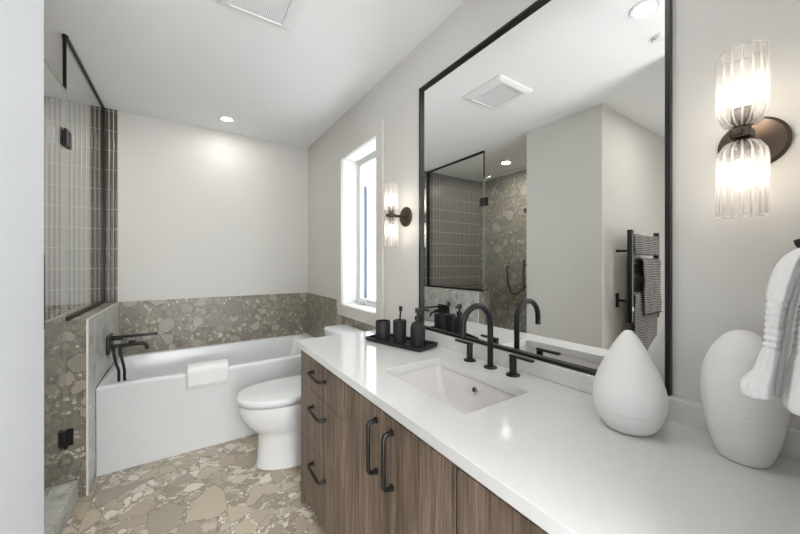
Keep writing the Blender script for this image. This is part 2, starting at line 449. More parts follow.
ring(MB(), 1.205, 1.250, Y0 + 0.010, Y1 - 0.010, Z0 + 0.010, Z1 - 0.010, 0.020).build('window_frame', 'vinyl', win)
sash = ring(MB(), 1.212, 1.249, Y0 + 0.0305, Y1 - 0.0305, Z0 + 0.0305, Z1 - 0.0305, 0.022).build('sash', 'vinyl', win)
MB().box(1.236, Y0 + 0.051, Z0 + 0.051, 1.242, Y1 - 0.051, Z1 - 0.051).build('pane', 'winglass', sash)
w = MB(); w.box(1.186, 2.30, Z0 + 0.022, 1.206, 2.42, Z0 + 0.046, 0.004, 2); w.tube([(1.185, 2.40, Z0 + 0.034), (1.172, 2.38, Z0 + 0.026), (1.172, 2.31, Z0 + 0.022)], 0.006, 10)
w.build('crank_handle', 'vinyl', win)
struct('trim_8', MB().box(1.2515, Y1 - 0.007, Z0 + 0.001, 1.303, Y1 - 0.0005, Z1 - 0.20), 'blue', 'blue painted flashing outside the window', 'trim')

struct('wall_sky_blocker', MB().box(2.4, -3.0, -1.0, 2.6, 12.0, 6.5), 'blocker', 'pale grey wall added outside the window to cut sky light', 'wall')  # added to keep bright sky off the window reveal
# ------------------------------------------------------------------ vanity
FX = 0.51
def cabinet(name, label, y0, y1):
    t_ = thing(name, label, 'cabinet', ((FX + 1.045) / 2, (y0 + y1) / 2, 0))
    w = MB(); a, b = y0 + 0.0008, y1 - 0.0008
    w.box(FX + 0.019, a, 0.08, 1.045, a + 0.018, 0.822); w.box(FX + 0.019, b - 0.018, 0.08, 1.045, b, 0.822)
    w.box(FX + 0.019, a + 0.018, 0.08, 1.045, b - 0.018, 0.098); w.box(1.035, a + 0.018, 0.098, 1.045, b - 0.018, 0.822)
    w.box(FX + 0.019, a + 0.018, 0.79, FX + 0.08, b - 0.018, 0.822)
    w.build('cabinet_body', 'wood', t_)
    MB().box(FX + 0.065, a, 0.0, FX + 0.08, b, 0.0795).build('toe_kick', 'plinth', t_)
    return t_
def pull(parent, p0, p1, r=0.0070, out=0.031):
    """bar pull: two feet on round roses, bar bent in from the feet"""
    a, b = Vector(p0), Vector(p1); d = (b - a).normalized(); o_ = Vector((-out, 0, 0))
    w = MB()
    path = [a, a + o_ * 0.55, a + o_ * 0.86 + d * 0.003, a + o_ + d * 0.012]
    path += [b + o_ - d * 0.012, b + o_ * 0.86 - d * 0.003, b + o_ * 0.55, b]
    w.tube(path, r, 10)
    for q in (a, b):
        w.tube([q + Vector((-0.0005, 0, 0)), q + Vector((-0.005, 0, 0))], 0.0105, 16)
    return w.build('handle', 'black', parent)
t_ = cabinet('drawer_cabinet', 'grey-brown wood vanity cabinet with three drawers and black pulls, next to the toilet', 1.1585, 1.697)
MB().box(FX, 1.698, 0, 1.045, 1.716, 0.822, 0.0008, 1).build('end_panel', 'wood', t_)
for z0, z1 in ((0.652, 0.803), (0.379, 0.649), (0.084, 0.376)):
    d = MB().box(FX, 1.1605, z0, FX + 0.018, 1.6965, z1, 0.0012, 1).build('drawer', 'wood', t_)
    zc = {0.652: 0.745, 0.379: 0.580, 0.084: 0.312}[z0]
    pull(d, (FX, 1.515, zc), (FX, 1.358, zc))
t_ = cabinet('sink_cabinet', 'grey-brown wood vanity cabinet with two doors and tall black pulls, under the sink', 0.541, 1.1575)
for y0, y1, hy in ((0.8515, 1.1560, 0.905), (0.5430, 0.8490, 0.812)):
    d = MB().box(FX, y0, 0.084, FX + 0.018, y1, 0.803, 0.0012, 1).build('door', 'wood', t_)
    pull(d, (FX, hy, 0.762), (FX, hy, 0.600))
t_ = cabinet('end_cabinet', 'plain grey-brown wood vanity cabinet under the two white vases', 0.0, 0.540)
for y0, y1 in ((0.271, 0.5385), (0.002, 0.2685)):
    MB().box(FX, y0, 0.084, FX + 0.018, y1, 0.803, 0.0012, 1).build('door', 'wood', t_)

# countertop with a sink cut-out
CT = 0.855; HX0, HX1, HY0, HY1 = 0.630, 0.909, 0.632, 1.072
bm = bmesh.new()
def loop(pts):
    v = [bm.verts.new(p) for p in pts]
    return [bm.edges.new((v[i], v[(i + 1) % len(v)])) for i in range(len(v))]
es = loop([(0.490, 0.0, CT), (1.0785, 0.0, CT), (1.0785, 1.740, CT), (0.490, 1.740, CT)]) + loop(rr(HX0, HY0, HX1, HY1, 0.010, CT))
bmesh.ops.triangle_fill(bm, use_beauty=True, edges=es)
r = bmesh.ops.extrude_face_region(bm, geom=bm.faces[:])
bmesh.ops.translate(bm, vec=(0, 0, -0.031), verts=[g for g in r['geom'] if isinstance(g, bmesh.types.BMVert)])
w = MB(); w.bm.free(); w.bm = bm
o = w.build('countertop', 'quartz', smooth=False)
bv = o.modifiers.new('edge', 'BEVEL'); bv.width = 0.002; bv.segments = 2; bv.limit_method = 'ANGLE'; bv.angle_limit = math.radians(50)
tag(o, 'glossy white quartz countertop on the wood vanity cabinets', 'countertop')
o = MB().box(1.050, 0.0, CT + 0.0003, 1.0785, 1.740, 0.9125, 0.0015, 1).build('backsplash', 'quartz')
tag(o, 'low white quartz backsplash strip between countertop and mirror', 'backsplash')

# undermount sink
sk = thing('sink', 'white rectangular undermount sink set into the countertop', 'sink', (0.77, 0.852, 0.68))
w = MB(); zt = CT - 0.0315; g = 0.006
rings = [rr(HX0 - .03, HY0 - .03, HX1 + .03, HY1 + .03, .03, zt - 0.012), rr(HX0 - .03, HY0 - .03, HX1 + .03, HY1 + .03, .03, zt),
         rr(HX0 - g, HY0 - g, HX1 + g, HY1 + g, 0.020, zt), rr(HX0 - g + .002, HY0 - g + .002, HX1 + g - .002, HY1 + g - .002, 0.020, zt - 0.006),
         rr(HX0 + .004, HY0 + .010, HX1 + .002, HY1 - .006, 0.026, zt - 0.05),
         rr(HX0 + .020, HY0 + .045, HX1 - .012, HY1 - .040, 0.028, zt - 0.105), rr(HX0 + .028, HY0 + .06, HX1 - .022, HY1 - .075, 0.03, zt - 0.118),
         rr(HX0 + .10, HY0 + .17, HX1 - .10, HY1 - .17, 0.02, zt - 0.125)]
outer = [rr(HX0 + .09, HY0 + .16, HX1 - .09, HY1 - .16, 0.02, zt - 0.140), rr(HX0 + .0, HY0 + .03, HX1 + .0, HY1 - .03, 0.03, zt - 0.128),
         rr(HX0 - .014, HY0 - .012, HX1 + .014, HY1 + .012, 0.03, zt - 0.03)]
w.loft(rings + outer, False, False)
n = len(rings[0])
# close: join outer shell back to the flange
bmv = w.bm.verts[:]; bmv = list(bmv)
first, last = bmv[:n], bmv[-n:]
for i in range(n): w.bm.faces.new((last[i], last[(i + 1) % n], first[(i + 1) % n], first[i]))
w.build('basin', 'basin', sk)
w = MB(); w.lathe((0, 0, 0), [(0.015, 0.002), (0.015, -0.002), (0.0085, -0.003), (0.0085, 0.002)], 24, 'x', False, False)
w.rotate(math.radians(6), (0, 0, 0), 'Y')
bmesh.ops.translate(w.bm, vec=(HX1 - .0035, 0.862, 0.787), verts=w.bm.verts[:]); oc = w.build('overflow_ring', 'chrome', sk)
w = MB(); w.lathe((0, 0, 0), [(0.0085, 0.0005), (0.0, 0.0005)], 24, 'x', False, True); w.rotate(math.radians(6), (0, 0, 0), 'Y')
bmesh.ops.translate(w.bm, vec=(HX1 + .0025 - .004, 0.862, 0.787), verts=w.bm.verts[:]); w.build('overflow_shade_disc', 'plinth', oc)  # dark disc: shade inside the overflow opening is put into its colour
MB().lathe((0.77, 0.852, 0), [(0.022, zt - 0.1248), (0.022, zt - 0.1225), (0.017, zt - 0.122), (0.0, zt - 0.1225)], 28).build('drain', 'chrome', sk)

# faucet
fa = thing('faucet', 'matte black gooseneck faucet with two side levers behind the sink', 'faucet', (0.994, 0.862, CT))
fy = 0.862
path = [(0.994, fy, CT + 0.004), (0.994, fy, 0.95)] + [(x, fy, z) for x, z in arc((0.920, 1.026), 0.074, 0, PI, 18)] + [(0.846, fy, 0.992)]
MB().tube(path, 0.0115, 18, 0.001).build('spout', 'black', fa)
MB().lathe((0.994, fy, CT), [(0.026, 0.0003), (0.026, 0.004), (0.022, 0.007), (0.0125, 0.009)], 32).build('spout_base', 'black', fa)
for y, sg in ((0.972, 1), (0.757, -1)):
    h = MB().lathe((0.994, y, CT), [(0.0255, 0.0003), (0.0255, 0.004), (0.021, 0.007), (0.0125, 0.009), (0.0125, 0.064), (0.0115, 0.066)], 32).build('handle', 'black', fa)
    w = MB(); w.box(0.985, min(y - sg * 0.013, y + sg * 0.083), CT + 0.066, 1.003, max(y - sg * 0.013, y + sg * 0.083), CT + 0.075, 0.003, 2)
    w.build('lever', 'black', h)

# mirror
mi = thing('wall_mirror', 'large black-framed mirror standing on the backsplash above the sink', 'mirror', (1.06, 0.86, 0.9135))
ya, yb, za, zb = 0.3185, 1.416, 0.9135, 2.212
w = MB(); fw = 0.0115
w.box(1.060, ya, za, 1.0785, ya + fw, zb, 0.0008, 1); w.box(1.060, yb - fw, za, 1.0785, yb, zb, 0.0008, 1)
w.box(1.060, ya + fw, za, 1.0785, yb - fw, za + fw, 0.0008, 1); w.box(1.060, ya + fw, zb - fw, 1.0785, yb - fw, zb, 0.0008, 1)
w.build('mirror_frame', 'black', mi)
MB().box(1.0755, ya + fw - .0005, za + fw - .0005, 1.0783, yb - fw + .0005, zb - fw + .0005).build('mirror_glass', 'mirror', mi)

# ------------------------------------------------------------------ wall sconces
def make_sconce(y, label):
    t_ = thing('wall_sconce', label, 'wall lamp', (1.078, y, 1.533), 'sconces beside the mirror')
    zc, xs = 1.533, 0.975
    MB().lathe((1.078, y, zc), [(0.058, 0.0), (0.058, -0.006), (0.052, -0.012), (0.0, -0.014)], 40, 'x').build('backplate', 'bronze', t_)
    w = MB(); w.cyl((1.066, y, zc), (0.955, y, zc), 0.008, 16); w.box(0.952, y - 0.016, zc - 0.010, 0.998, y + 0.016, zc + 0.010, 0.003, 2)
    w.cyl((0.953, y, zc), (0.942, y, zc), 0.007, 14, 0.001)
    w.build('arm', 'bronze', t_)
    for sg in (1, -1):
        w = MB(); w.lathe((xs, y, zc), [(0.012, sg * 0.010), (0.014, sg * 0.014), (0.0165, sg * 0.018), (0.0165, sg * 0.052), (0.0145, sg * 0.056), (0.0, sg * 0.056)], 24)
        so = w.build('socket', 'bronze', t_)
        w = MB(); w.lathe((xs, y, zc), [(0.010, sg * 0.0565), (0.013, sg * 0.062), (0.0165, sg * 0.074), (0.0165, sg * 0.090), (0.013, sg * 0.104), (0.007, sg * 0.111), (0.0, sg * 0.113)], 24)
        w.build('bulb', 'bulb', t_)
        # ribbed shade: open end away from the hub, rounded cup at the hub
        outer = [(0.016, 0.016), (0.026, 0.022), (0.0345, 0.036), (0.037, 0.050), (0.037, 0.172)]
        inner = [(0.0335, 0.172), (0.0335, 0.052), (0.031, 0.040), (0.024, 0.027), (0.016, 0.020)]
        w = MB(); n = 96; rings = []
        for q, prof in enumerate((outer, inner)):
            for r_, h in prof:
                rings.append([(xs + (r_ * (1 + (0.03 * abs(math.cos(8 * a)) if q == 0 else 0))) * math.cos(a), y + (r_ * (1 + (0.03 * abs(math.cos(8 * a)) if q == 0 else 0))) * math.sin(a), zc + sg * h) for a in (2 * PI * i / n for i in range(n))])
        w.loft(rings + [rings[0]], False, False)
        bmesh.ops.remove_doubles(w.bm, verts=w.bm.verts[:], dist=1e-6)
        shd = w.build('lamp_shade', 'shade', t_, ang=60)
        w = MB()
        for q in range(16):
            a = 2 * PI * (q + 0.5) / 16; c_, s_ = math.cos(a), math.sin(a)
            w.tube([(xs + (r_ + .0008) * c_, y + (r_ + .0008) * s_, zc + sg * h) for r_, h in outer], 0.0019, 8)
        w.tube([(xs + 0.0355 * math.cos(2 * PI * q / 48), y + 0.0355 * math.sin(2 * PI * q / 48), zc + sg * 0.172) for q in range(49)], 0.0019, 8)
        w.build('rib', 'rib', shd, ang=60)
    return t_
sc1 = make_sconce(1.562, 'bronze two-light wall sconce between the window and the mirror')
sc2 = copy_tree(sc1); sc2.location.y = 0.172
sc2['label'] = 'bronze two-light wall sconce above the two white vases'

# ------------------------------------------------------------------ ceiling fittings
def downlight(x, y, label):
    t_ = thing('downlight', label, 'ceiling light', (x, y, CE), 'recessed ceiling downlights')
    MB().lathe((x, y, CE), [(0.062, -0.0005), (0.062, -0.003), (0.058, -0.006), (0.044, -0.004), (0.044, -0.0005)], 40, 'z', False, False).build('trim_ring', 'plastic', t_)
    MB().lathe((x, y, CE), [(0.0435, -0.0006), (0.0435, -0.0025), (0.0, -0.003)], 40).build('lens', 'lens', t_)
    return t_
dl = downlight(0.294, 3.078, 'round recessed downlight in the ceiling above the bathtub')
lds = bpy.data.lights.new('downlight_lamp', 'AREA'); lds.shape = 'DISK'; lds.size = 0.085; lds.energy = DOWN_W
lds.color = (1.0, 0.965, 0.92); lds.spread = math.radians(180)
def lamp_at(x, y, k=1.0):
    l_ = lds if k == 1.0 else lds.copy(); l_.energy = DOWN_W * k
    o = bpy.data.objects.new('downlight_lamp', l_); C.objects.link(o); o.location = (x, y, CE - 0.012)
lamp_at(0.294, 3.078)
for x, y, lb in ((-1.053, 2.54, 'round recessed downlight in the ceiling inside the shower, seen in the mirror'),
                 (0.33, 0.643, 'round recessed downlight in the ceiling by the vanity, seen high in the mirror')):
    c = copy_tree(dl); c.location.x, c.location.y = x, y; c['label'] = lb; lamp_at(x, y, 5.0 if x < -0.5 else 1.3)
w = MB(); w.lathe((0.03, 0.672, CE), [(0.045, -0.0005), (0.045, -0.004), (0.040, -0.008), (0.036, -0.003), (0.030, -0.003), (0.026, -0.014), (0.0, -0.016)], 36)
tag(w.build('sprinkler_cover', 'plastic'), 'small round ceiling sprinkler cover, half hidden by the mirror frame', 'sprinkler')
lamp_at(-0.85, 0.62, 3.0); c = copy_tree(dl); c.location.x, c.location.y = -0.85, 0.62; c['label'] = 'unseen recessed downlight added to brighten the entry alcove'  # out-of-view lamp added to lift the alcove wall brightness
# exhaust fan grille
vx0, vx1, vy0, vy1 = 0.113, 0.467, 1.378, 1.725
ve = thing('ceiling_vent', 'square white exhaust fan grille in the ceiling', 'vent', ((vx0 + vx1) / 2, (vy0 + vy1) / 2, CE))
w = MB(); b_ = 0.062
rings = [rr(vx0, vy0, vx1, vy1, 0.018, CE - 0.0005), rr(vx0, vy0, vx1, vy1, 0.018, CE - 0.006), rr(vx0 + .02, vy0 + .02, vx1 - .02, vy1 - .02, 0.014, CE - 0.018),
         rr(vx0 + b_, vy0 + b_ * .6, vx1 - b_, vy1 - b_ * .6, 0.006, CE - 0.020), rr(vx0 + b_, vy0 + b_ * .6, vx1 - b_, vy1 - b_ * .6, 0.006, CE - 0.0105)]
w.loft(rings, False, False); w.build('vent_frame', 'plastic', ve)
w = MB(); gx0, gx1, gy0, gy1 = vx0 + b_ + .0005, vx1 - b_ - .0005, vy0 + b_ * .6 + .0005, vy1 - b_ * .6 - .0005
w.box(gx0, gy0, CE - 0.0085, gx1, gy1, CE - 0.0005)
k = 0
while gx0 + 0.008 * k + 0.004 < gx1:
    w.box(gx0 + 0.008 * k, gy0, CE - 0.0125, gx0 + 0.008 * k + 0.0035, gy1, CE - 0.0085); k += 1
k = 0
while gy0 + 0.010 * k + 0.004 < gy1:
    w.box(gx0, gy0 + 0.010 * k, CE - 0.0122, gx1, gy0 + 0.010 * k + 0.003, CE - 0.0085); k += 1
w.box((gx0 + gx1) / 2 - 0.003, gy0, CE - 0.0135, (gx0 + gx1) / 2 + 0.003, gy1, CE - 0.0085)
w.build('vent_grille', 'plastic', ve)

# ------------------------------------------------------------------ shower glass
GX = -0.531
sp = thing('shower_screen', 'fixed clear glass shower panel in black channels standing on the low terrazzo wall', 'shower screen', (GX, 2.9, 0.957))
MB().box(GX - 0.005, 2.416, 0.960, GX + 0.005, 3.368, CE - 0.004, 0.0006, 1).build('pane', 'glass', sp)
MB().box(GX - 0.0051, 2.4145, 0.977, GX + 0.0051, 2.4158, 2.186).build('glass_edge', 'edge', sp)
w = MB(); hw = 0.011
for s0, s1 in ((-hw, -0.0055), (0.0055, hw)):
    w.box(GX + s0, 2.416, 0.9565, GX + s1, 3.376, 0.977)
    w.box(GX + s0, 2.416, CE - 0.021, GX + s1, 3.376, CE - 0.001)
    w.box(GX + s0, 3.353, 0.977, GX + s1, 3.376, CE - 0.021)
w.box(GX - hw, 2.416, 0.9565, GX + hw, 3.376, 0.9595); w.box(GX - hw, 2.416, CE - 0.0038, GX + hw, 3.376, CE - 0.001)
w.box(GX - hw, 3.3685, 0.9595, GX + hw, 3.376, CE - 0.0038)
w.build('channel', 'black', sp)
MB().box(GX - 0.007, 2.4085, 2.186, GX + 0.007, 2.4155, CE - 0.001).build('edge_strip', 'black', sp)
sd = thing('shower_door', 'clear glass shower door on black hinges, closed beside the low terrazzo wall', 'shower door', (GX, 2.13, 0.106))
MB().box(GX - 0.005, 1.868, 0.112, GX + 0.005, 2.4075, 2.180, 0.0006, 1).build('pane', 'glass', sd)
MB().box(GX - 0.0051, 1.8665, 2.1802, GX + 0.0051, 2.4085, 2.1815).box(GX - 0.0051, 1.8665, 0.112, GX + 0.0051, 1.8678, 2.18).box(GX - 0.0051, 2.4078, 0.112, GX + 0.0051, 2.4088, 2.18).build('glass_edge', 'edge', sd)
for zc, y1 in ((1.922, 2.462), (0.338, 2.4115)):
    w = MB()
    for s0, s1 in ((-0.017, -0.0055), (0.0055, 0.017)):
        w.box(GX + s0, 2.366, zc - 0.045, GX + s1, 2.406, zc + 0.045, 0.002, 1)
        if y1 > 2.42: w.box(GX + s0, 2.417, zc - 0.045, GX + s1, y1, zc + 0.045, 0.002, 1)
    w.cyl((GX - 0.012, 2.4095, zc - 0.045), (GX - 0.012, 2.4095, zc + 0.045), 0.0024, 10)
    if y1 < 2.42: w.box(GX + 0.008, 2.4065, zc - 0.045, GX + 0.034, 2.4118, zc + 0.045, 0.001, 1)
    w.build('hinge', 'black', sd)
w = MB(); w.cyl((GX + 0.05, 1.886, 0.992), (GX + 0.05, 1.886, 1.297), 0.0095, 16, 0.001)
for z in (1.042, 1.246): w.cyl((GX + 0.0055, 1.886, z), (GX + 0.05, 1.886, z), 0.006, 12)
w.build('handle', 'black', sd)
hs = thing('hand_shower', 'black hand shower hose hanging from its outlet on the terrazzo shower wall', 'hand shower', (-1.532, 2.887, 1.21))
w = MB(); w.lathe((-1.5645, 2.887, 1.211), [(0.028, 0.0), (0.028, 0.008), (0.013, 0.010), (0.013, 0.05), (0.0, 0.05)], 28, 'x'); w.build('wall_outlet', 'black', hs)
pts = spline([(-1.515, 2.887, 1.205), (-1.508, 2.889, 1.18), (-1.515, 2.885, 1.08), (-1.522, 2.865, 0.95), (-1.522, 2.83, 0.87), (-1.515, 2.78, 0.850), (-1.50, 2.70, 0.875), (-1.47, 2.58, 0.95), (-1.40, 2.30, 1.02), (-1.32, 2.02, 1.12), (-1.30, 1.95, 1.25), (-1.30, 1.925, 1.36)])
MB().tube(pts, 0.0085, 12).build('hose', 'black', hs)
w = MB(); w.tube([(-1.30, 1.925, 1.35), (-1.30, 1.925, 1.43), (-1.30, 1.94, 1.55)], [0.011, 0.013, 0.012], 14); w.lathe((-1.30, 1.955, 1.575), [(0.03, -0.01), (0.05, 0.0), (0.05, 0.012), (0.0, 0.014)], 28, 'y')
w.cyl((-1.30, 1.865, 1.44), (-1.30, 1.925, 1.44), 0.012, 14); w.build('wand', 'black', hs)
sh = thing('rain_shower', 'round black shower head peeking past the wall corner high in the mirror', 'shower head', (-1.0, 1.865, 1.95))
w = MB(); w.lathe((-1.0, 1.8645, 1.95), [(0.032, 0.0), (0.032, 0.008), (0.012, 0.010)], 28, 'y'); w.tube(spline([(-1.0, 1.87, 1.95), (-1.0, 2.02, 1.95), (-1.0, 2.13, 1.91), (-1.0, 2.185, 1.845)]), 0.011, 14); w.build('shower_arm', 'black', sh)
w = MB(); w.lathe((0, 0, 0), [(0.012, 0.03), (0.056, 0.016), (0.058, 0.0), (0.0, 0.0)], 36)
w.rotate(math.radians(50), (0, 0, 0), 'X'); bmesh.ops.translate(w.bm, vec=(-1.0, 2.205, 1.822), verts=w.bm.verts[:]); w.build('rose', 'black', sh)

# ------------------------------------------------------------------ bathtub
TX0, TX1, TY0, TY1, TZ = -0.4385, 1.0675, 2.585, 3.3755, 0.530
tb = thing('bathtub', 'white rectangular alcove bathtub with plain apron below the terrazzo band', 'bathtub', ((TX0 + TX1) / 2, (TY0 + TY1) / 2, 0))
ix0, ix1, iy0, iy1 = TX0 + 0.042, TX1 - 0.075, TY0 + 0.058, TY1 - 0.060
w = MB()
rings = [rr(TX0 + .0, TY0 + .004, TX1, TY1, 0.004, 0.001), rr(TX0, TY0 + .002, TX1, TY1, 0.004, TZ - 0.03), rr(TX0, TY0, TX1, TY1, 0.004, TZ - 0.024), rr(TX0, TY0, TX1, TY1, 0.004, TZ - 0.010),
         rr(TX0 + .003, TY0 + .003, TX1 - .001, TY1 - .001, 0.006, TZ - 0.003), rr(TX0 + .010, TY0 + .010, TX1 - .004, TY1 - .004, 0.008, TZ),
         rr(ix0 - .010, iy0 - .010, ix1 + .010, iy1 + .010, 0.07, TZ), rr(ix0 - .003, iy0 - .003, ix1 + .003, iy1 + .003, 0.07, TZ - 0.003), rr(ix0, iy0, ix1, iy1, 0.07, TZ - 0.010),
         rr(ix0 + .004, iy0 + .010, ix1 - .03, iy1 - .012, 0.08, TZ - 0.12), rr(ix0 + .06, iy0 + .030, ix1 - .15, iy1 - .035, 0.10, TZ - 0.33), rr(ix0 + .09, iy0 + .055, ix1 - .20, iy1 - .06, 0.10, TZ - 0.375),
         rr(ix0 + .14, iy0 + .10, ix1 - .27, iy1 - .11, 0.08, TZ - 0.385)]
w.loft(rings); w.build('tub_shell', 'tub', tb)
MB().lathe((-0.3815, 2.98, 0.40), [(0.032, 0.0), (0.032, 0.006), (0.026, 0.010), (0.0, 0.010)], 28, 'x').build('overflow_cover', 'black', tb)
# tub filler on the low wall
tf = thing('tub_filler', 'black wall-mounted bathtub filler with long lever and hose on the low terrazzo wall', 'faucet', (-0.4405, 2.96, 0.70))
fx = -0.4385; fy = 2.965
MB().box(fx, fy - 0.085, 0.650, fx + 0.016, fy + 0.085, 0.768, 0.003, 2).build('wall_plate', 'black', tf)
w = MB(); w.tube(spline([(fx + .010, fy - 0.02, 0.692), (-0.36, fy - 0.02, 0.692), (-0.27, fy - 0.02, 0.694), (-0.238, fy - 0.02, 0.686), (-0.228, fy - 0.02, 0.665), (-0.227, fy - 0.02, 0.648)]), 0.0125, 16); w.build('spout', 'black', tf)
w = MB(); w.cyl((fx + .010, fy + 0.01, 0.742), (-0.36, fy + 0.01, 0.742), 0.016, 18, 0.002); w.box(-0.375, fy + 0.002, 0.738, -0.165, fy + 0.020, 0.757, 0.005, 2); w.build('lever', 'black', tf)
w = MB(); w.box(-0.33, fy - 0.032, 0.704, -0.29, fy - 0.008, 0.722, 0.003, 2); w.cyl((-0.31, fy - .02, 0.69), (-0.31, fy - .02, 0.71), 0.006, 10); w.build('diverter', 'black', tf)
w = MB(); w.tube(spline([(-0.402, fy - 0.060, 0.69), (-0.400, fy - 0.062, 0.64), (-0.390, fy - 0.062, 0.58), (-0.377, fy - 0.062, 0.53), (-0.374, fy - 0.06, 0.44), (-0.355, fy - 0.06, 0.36), (-0.335, fy - 0.06, 0.34), (-0.325, fy - 0.06, 0.37), (-0.345, fy - 0.06, 0.46), (-0.347, fy - 0.06, 0.53), (-0.357, fy - 0.06, 0.59), (-0.370, fy - 0.058, 0.65), (-0.372, fy - 0.04, 0.69)]), 0.0085, 12); w.build('hose', 'black', tf)
# folded towel over the front rim
tw = thing('bath_towel', 'folded white towel draped over the bathtub rim', 'towel', (0.137, TY0, TZ))
def over_rim(y_out, y_in, z_top, z_out, z_in, r=0.016):
    p = [(y_out, z_out + (z_top - r - z_out) * k / 6) for k in range(7)]
    p += arc((y_out + r, z_top - r), r, PI, PI / 2, 5)[1:]
    p += [(y_out + r + (y_in - y_out - 2 * r) * k / 4, z_top + 0.002 * math.sin(k)) for k in range(1, 5)]
    p += arc((y_in - r, z_top - r), r, PI / 2, 0, 5)[1:]
    p += [(y_in, z_top - r - (z_top - r - z_in) * k / 3) for k in range(1, 4)]
    return p
lay = [(TY0 - 0.010, iy0 + 0.014, TZ + 0.0105, 0.418, 0.452, 0.010), (TY0 - 0.023, iy0 + 0.026, TZ + 0.0235, 0.430, 0.455, 0.022), (TY0 - 0.037, iy0 + 0.039, TZ + 0.037, 0.444, 0.47, 0.034)]
for k, (a, b, c_, d_, e_, r_) in enumerate(lay):
    w = MB(); drape(w, over_rim(a, b, c_, d_, e_, r_), 0.006 + 0.003 * k, 0.258 - 0.002 * k, 18, 0.0125, 0.003, 'x', 3.3 + k)
    o = w.build('fold', 'towel', tw, ang=80)
    o.modifiers.new('soft', 'SUBSURF').render_levels = 1

# ------------------------------------------------------------------ toilet
TC = 2.175
to = thing('toilet', 'white skirted toilet with closed lid beside the vanity', 'toilet', (0.65, TC, 0))
def bowl_ring(xf, xb, hw, z, p=2.2, n=48):
    pts = []; xm = xf + (xb - xf) * 0.52
    for i in range(n):
        a = 2 * PI * i / n; c_, s_ = math.cos(a), math.sin(a)
        if c_ < 0: x = xm + (xm - xf) * -abs(c_) ** (2 / p)
        else: x = xm + (xb - xm) * abs(c_) ** (2 / 4.5)
        q = p if c_ < 0 else 4.5
        pts.append((x, TC + hw * math.copysign(abs(s_) ** (2 / q), s_), z))
    return pts
w = MB()
w.loft([bowl_ring(.372, 1.045, .152, .001), bowl_ring(.368, 1.045, .156, .006), bowl_ring(.368, 1.045, .156, .014), bowl_ring(.374, 1.045, .151, .03), bowl_ring(.380, 1.045, .146, .19), bowl_ring(.374, 1.045, .148, .215),
        bowl_ring(.345, 1.045, .157, .235), bowl_ring(.310, 1.045, .171, .275), bowl_ring(.280, 1.045, .184, .33), bowl_ring(.268, 1.045, .190, .375), bowl_ring(.268, 1.045, .189, .398), bowl_ring(.276, 1.045, .182, .403)])
w.build('bowl', 'porcelain', to)
w = MB(); w.loft([bowl_ring(.330, .80, .135, .4035), bowl_ring(.330, .80, .135, .4185), bowl_ring(.268, .80, .188, .419), bowl_ring(.263, .80, .191, .4195), bowl_ring(.263, .80, .191, .424), bowl_ring(.268, .80, .188, .4265)]); w.build('seat', 'porcelain', to)
w = MB(); w.loft([bowl_ring(.266, .80, .188, .4270), bowl_ring(.259, .80, .194, .430), bowl_ring(.259, .80, .194, .446), bowl_ring(.266, .795, .187, .454), bowl_ring(.30, .77, .16, .458), bowl_ring(.40, .70, .08, .4595)]); w.build('lid', 'porcelain', to)
def tank_ring(d, z): return rr(.862 - d, TC - .188 - d, 1.052, TC + .188 + d, 0.06 + d, z, 8)
w = MB(); w.loft([tank_ring(-.02, .405), tank_ring(-.012, .43), tank_ring(-.004, .74), tank_ring(-.004, .748)]); w.build('tank', 'porcelain', to)
w = MB(); w.loft([tank_ring(-.003, .7495), tank_ring(.004, .752), tank_ring(.004, .776), tank_ring(-.002, .784), tank_ring(-.02, .786)]); w.build('tank_lid', 'porcelain', to)

# ------------------------------------------------------------------ things on the counter
tc = Vector((0.908, 1.368)); ta = math.atan2(-0.965, 0.27)      # tray centre and direction
td, tn = Vector((math.cos(ta), math.sin(ta))), Vector((-math.sin(ta), math.cos(ta)))
def tp(u, v): q = tc + td * u + tn * v; return q.x, q.y
tr = MB(); z = CT + 0.0005
def trr(hx, hy, r, zz): return [(*tp(x, y), zz) for x, y, _ in rr(-hx, -hy, hx, hy, r, 0)]
tr.loft([trr(.172, .065, .008, z), trr(.178, .071, .008, z + .003), trr(.183, .076, .008, z + .019), trr(.183, .076, .008, z + .021), trr(.178, .071, .007, z + .021), trr(.174, .067, .007, z + .007), trr(.10, .04, .007, z + .0065)])
tag(tr.build('tray', 'dark'), 'long matte black tray on the countertop under the soap set', 'tray')
zt = CT + 0.0076
x, y = tp(-0.121, 0.0)
tag(MB().lathe((x, y, zt), [(.036, 0), (.039, .003), (.039, .094), (.0375, .096), (.034, .096), (.033, .012), (0, .010)], 40).build('tumbler', 'dark'), 'short wide matte black tumbler on the tray, empty', 'tumbler')
x, y = tp(-0.004, 0.0)
tag(MB().lathe((x, y, zt), [(.031, 0), (.034, .003), (.034, .110), (.032, .1125), (.014, .1125), (.0125, .110), (.0125, .05), (0, .05)], 40).build('toothbrush_holder', 'dark'), 'slim matte black toothbrush holder in the middle of the tray', 'toothbrush holder')
w = MB(); w.tube(spline([(x, y, zt + .052), (x + .003, y + .002, zt + .12), (x + .006, y + .0, zt + .158)]), [0.0045] * 17, 10)
tb_ = thing('toothbrush', 'black toothbrush standing in the slim black holder', 'toothbrush', (x, y, zt + .06))
w.build('handle', 'black', tb_)
MB().box(x - 0.002, y - .007, zt + .157, x + .014, y + .007, zt + .183, 0.003, 2).build('brush_head', 'black', tb_)
x, y = tp(0.112, 0.0)
sd_ = thing('soap_dispenser', 'matte black soap bottle with pump top on the tray', 'soap dispenser', (x, y, zt))
MB().lathe((x, y, zt), [(.032, 0), (.036, .003), (.0365, .085), (.034, .102), (.026, .114), (.015, .119), (.013, .121), (.013, .127), (0, .127)], 40).build('bottle', 'dark', sd_)
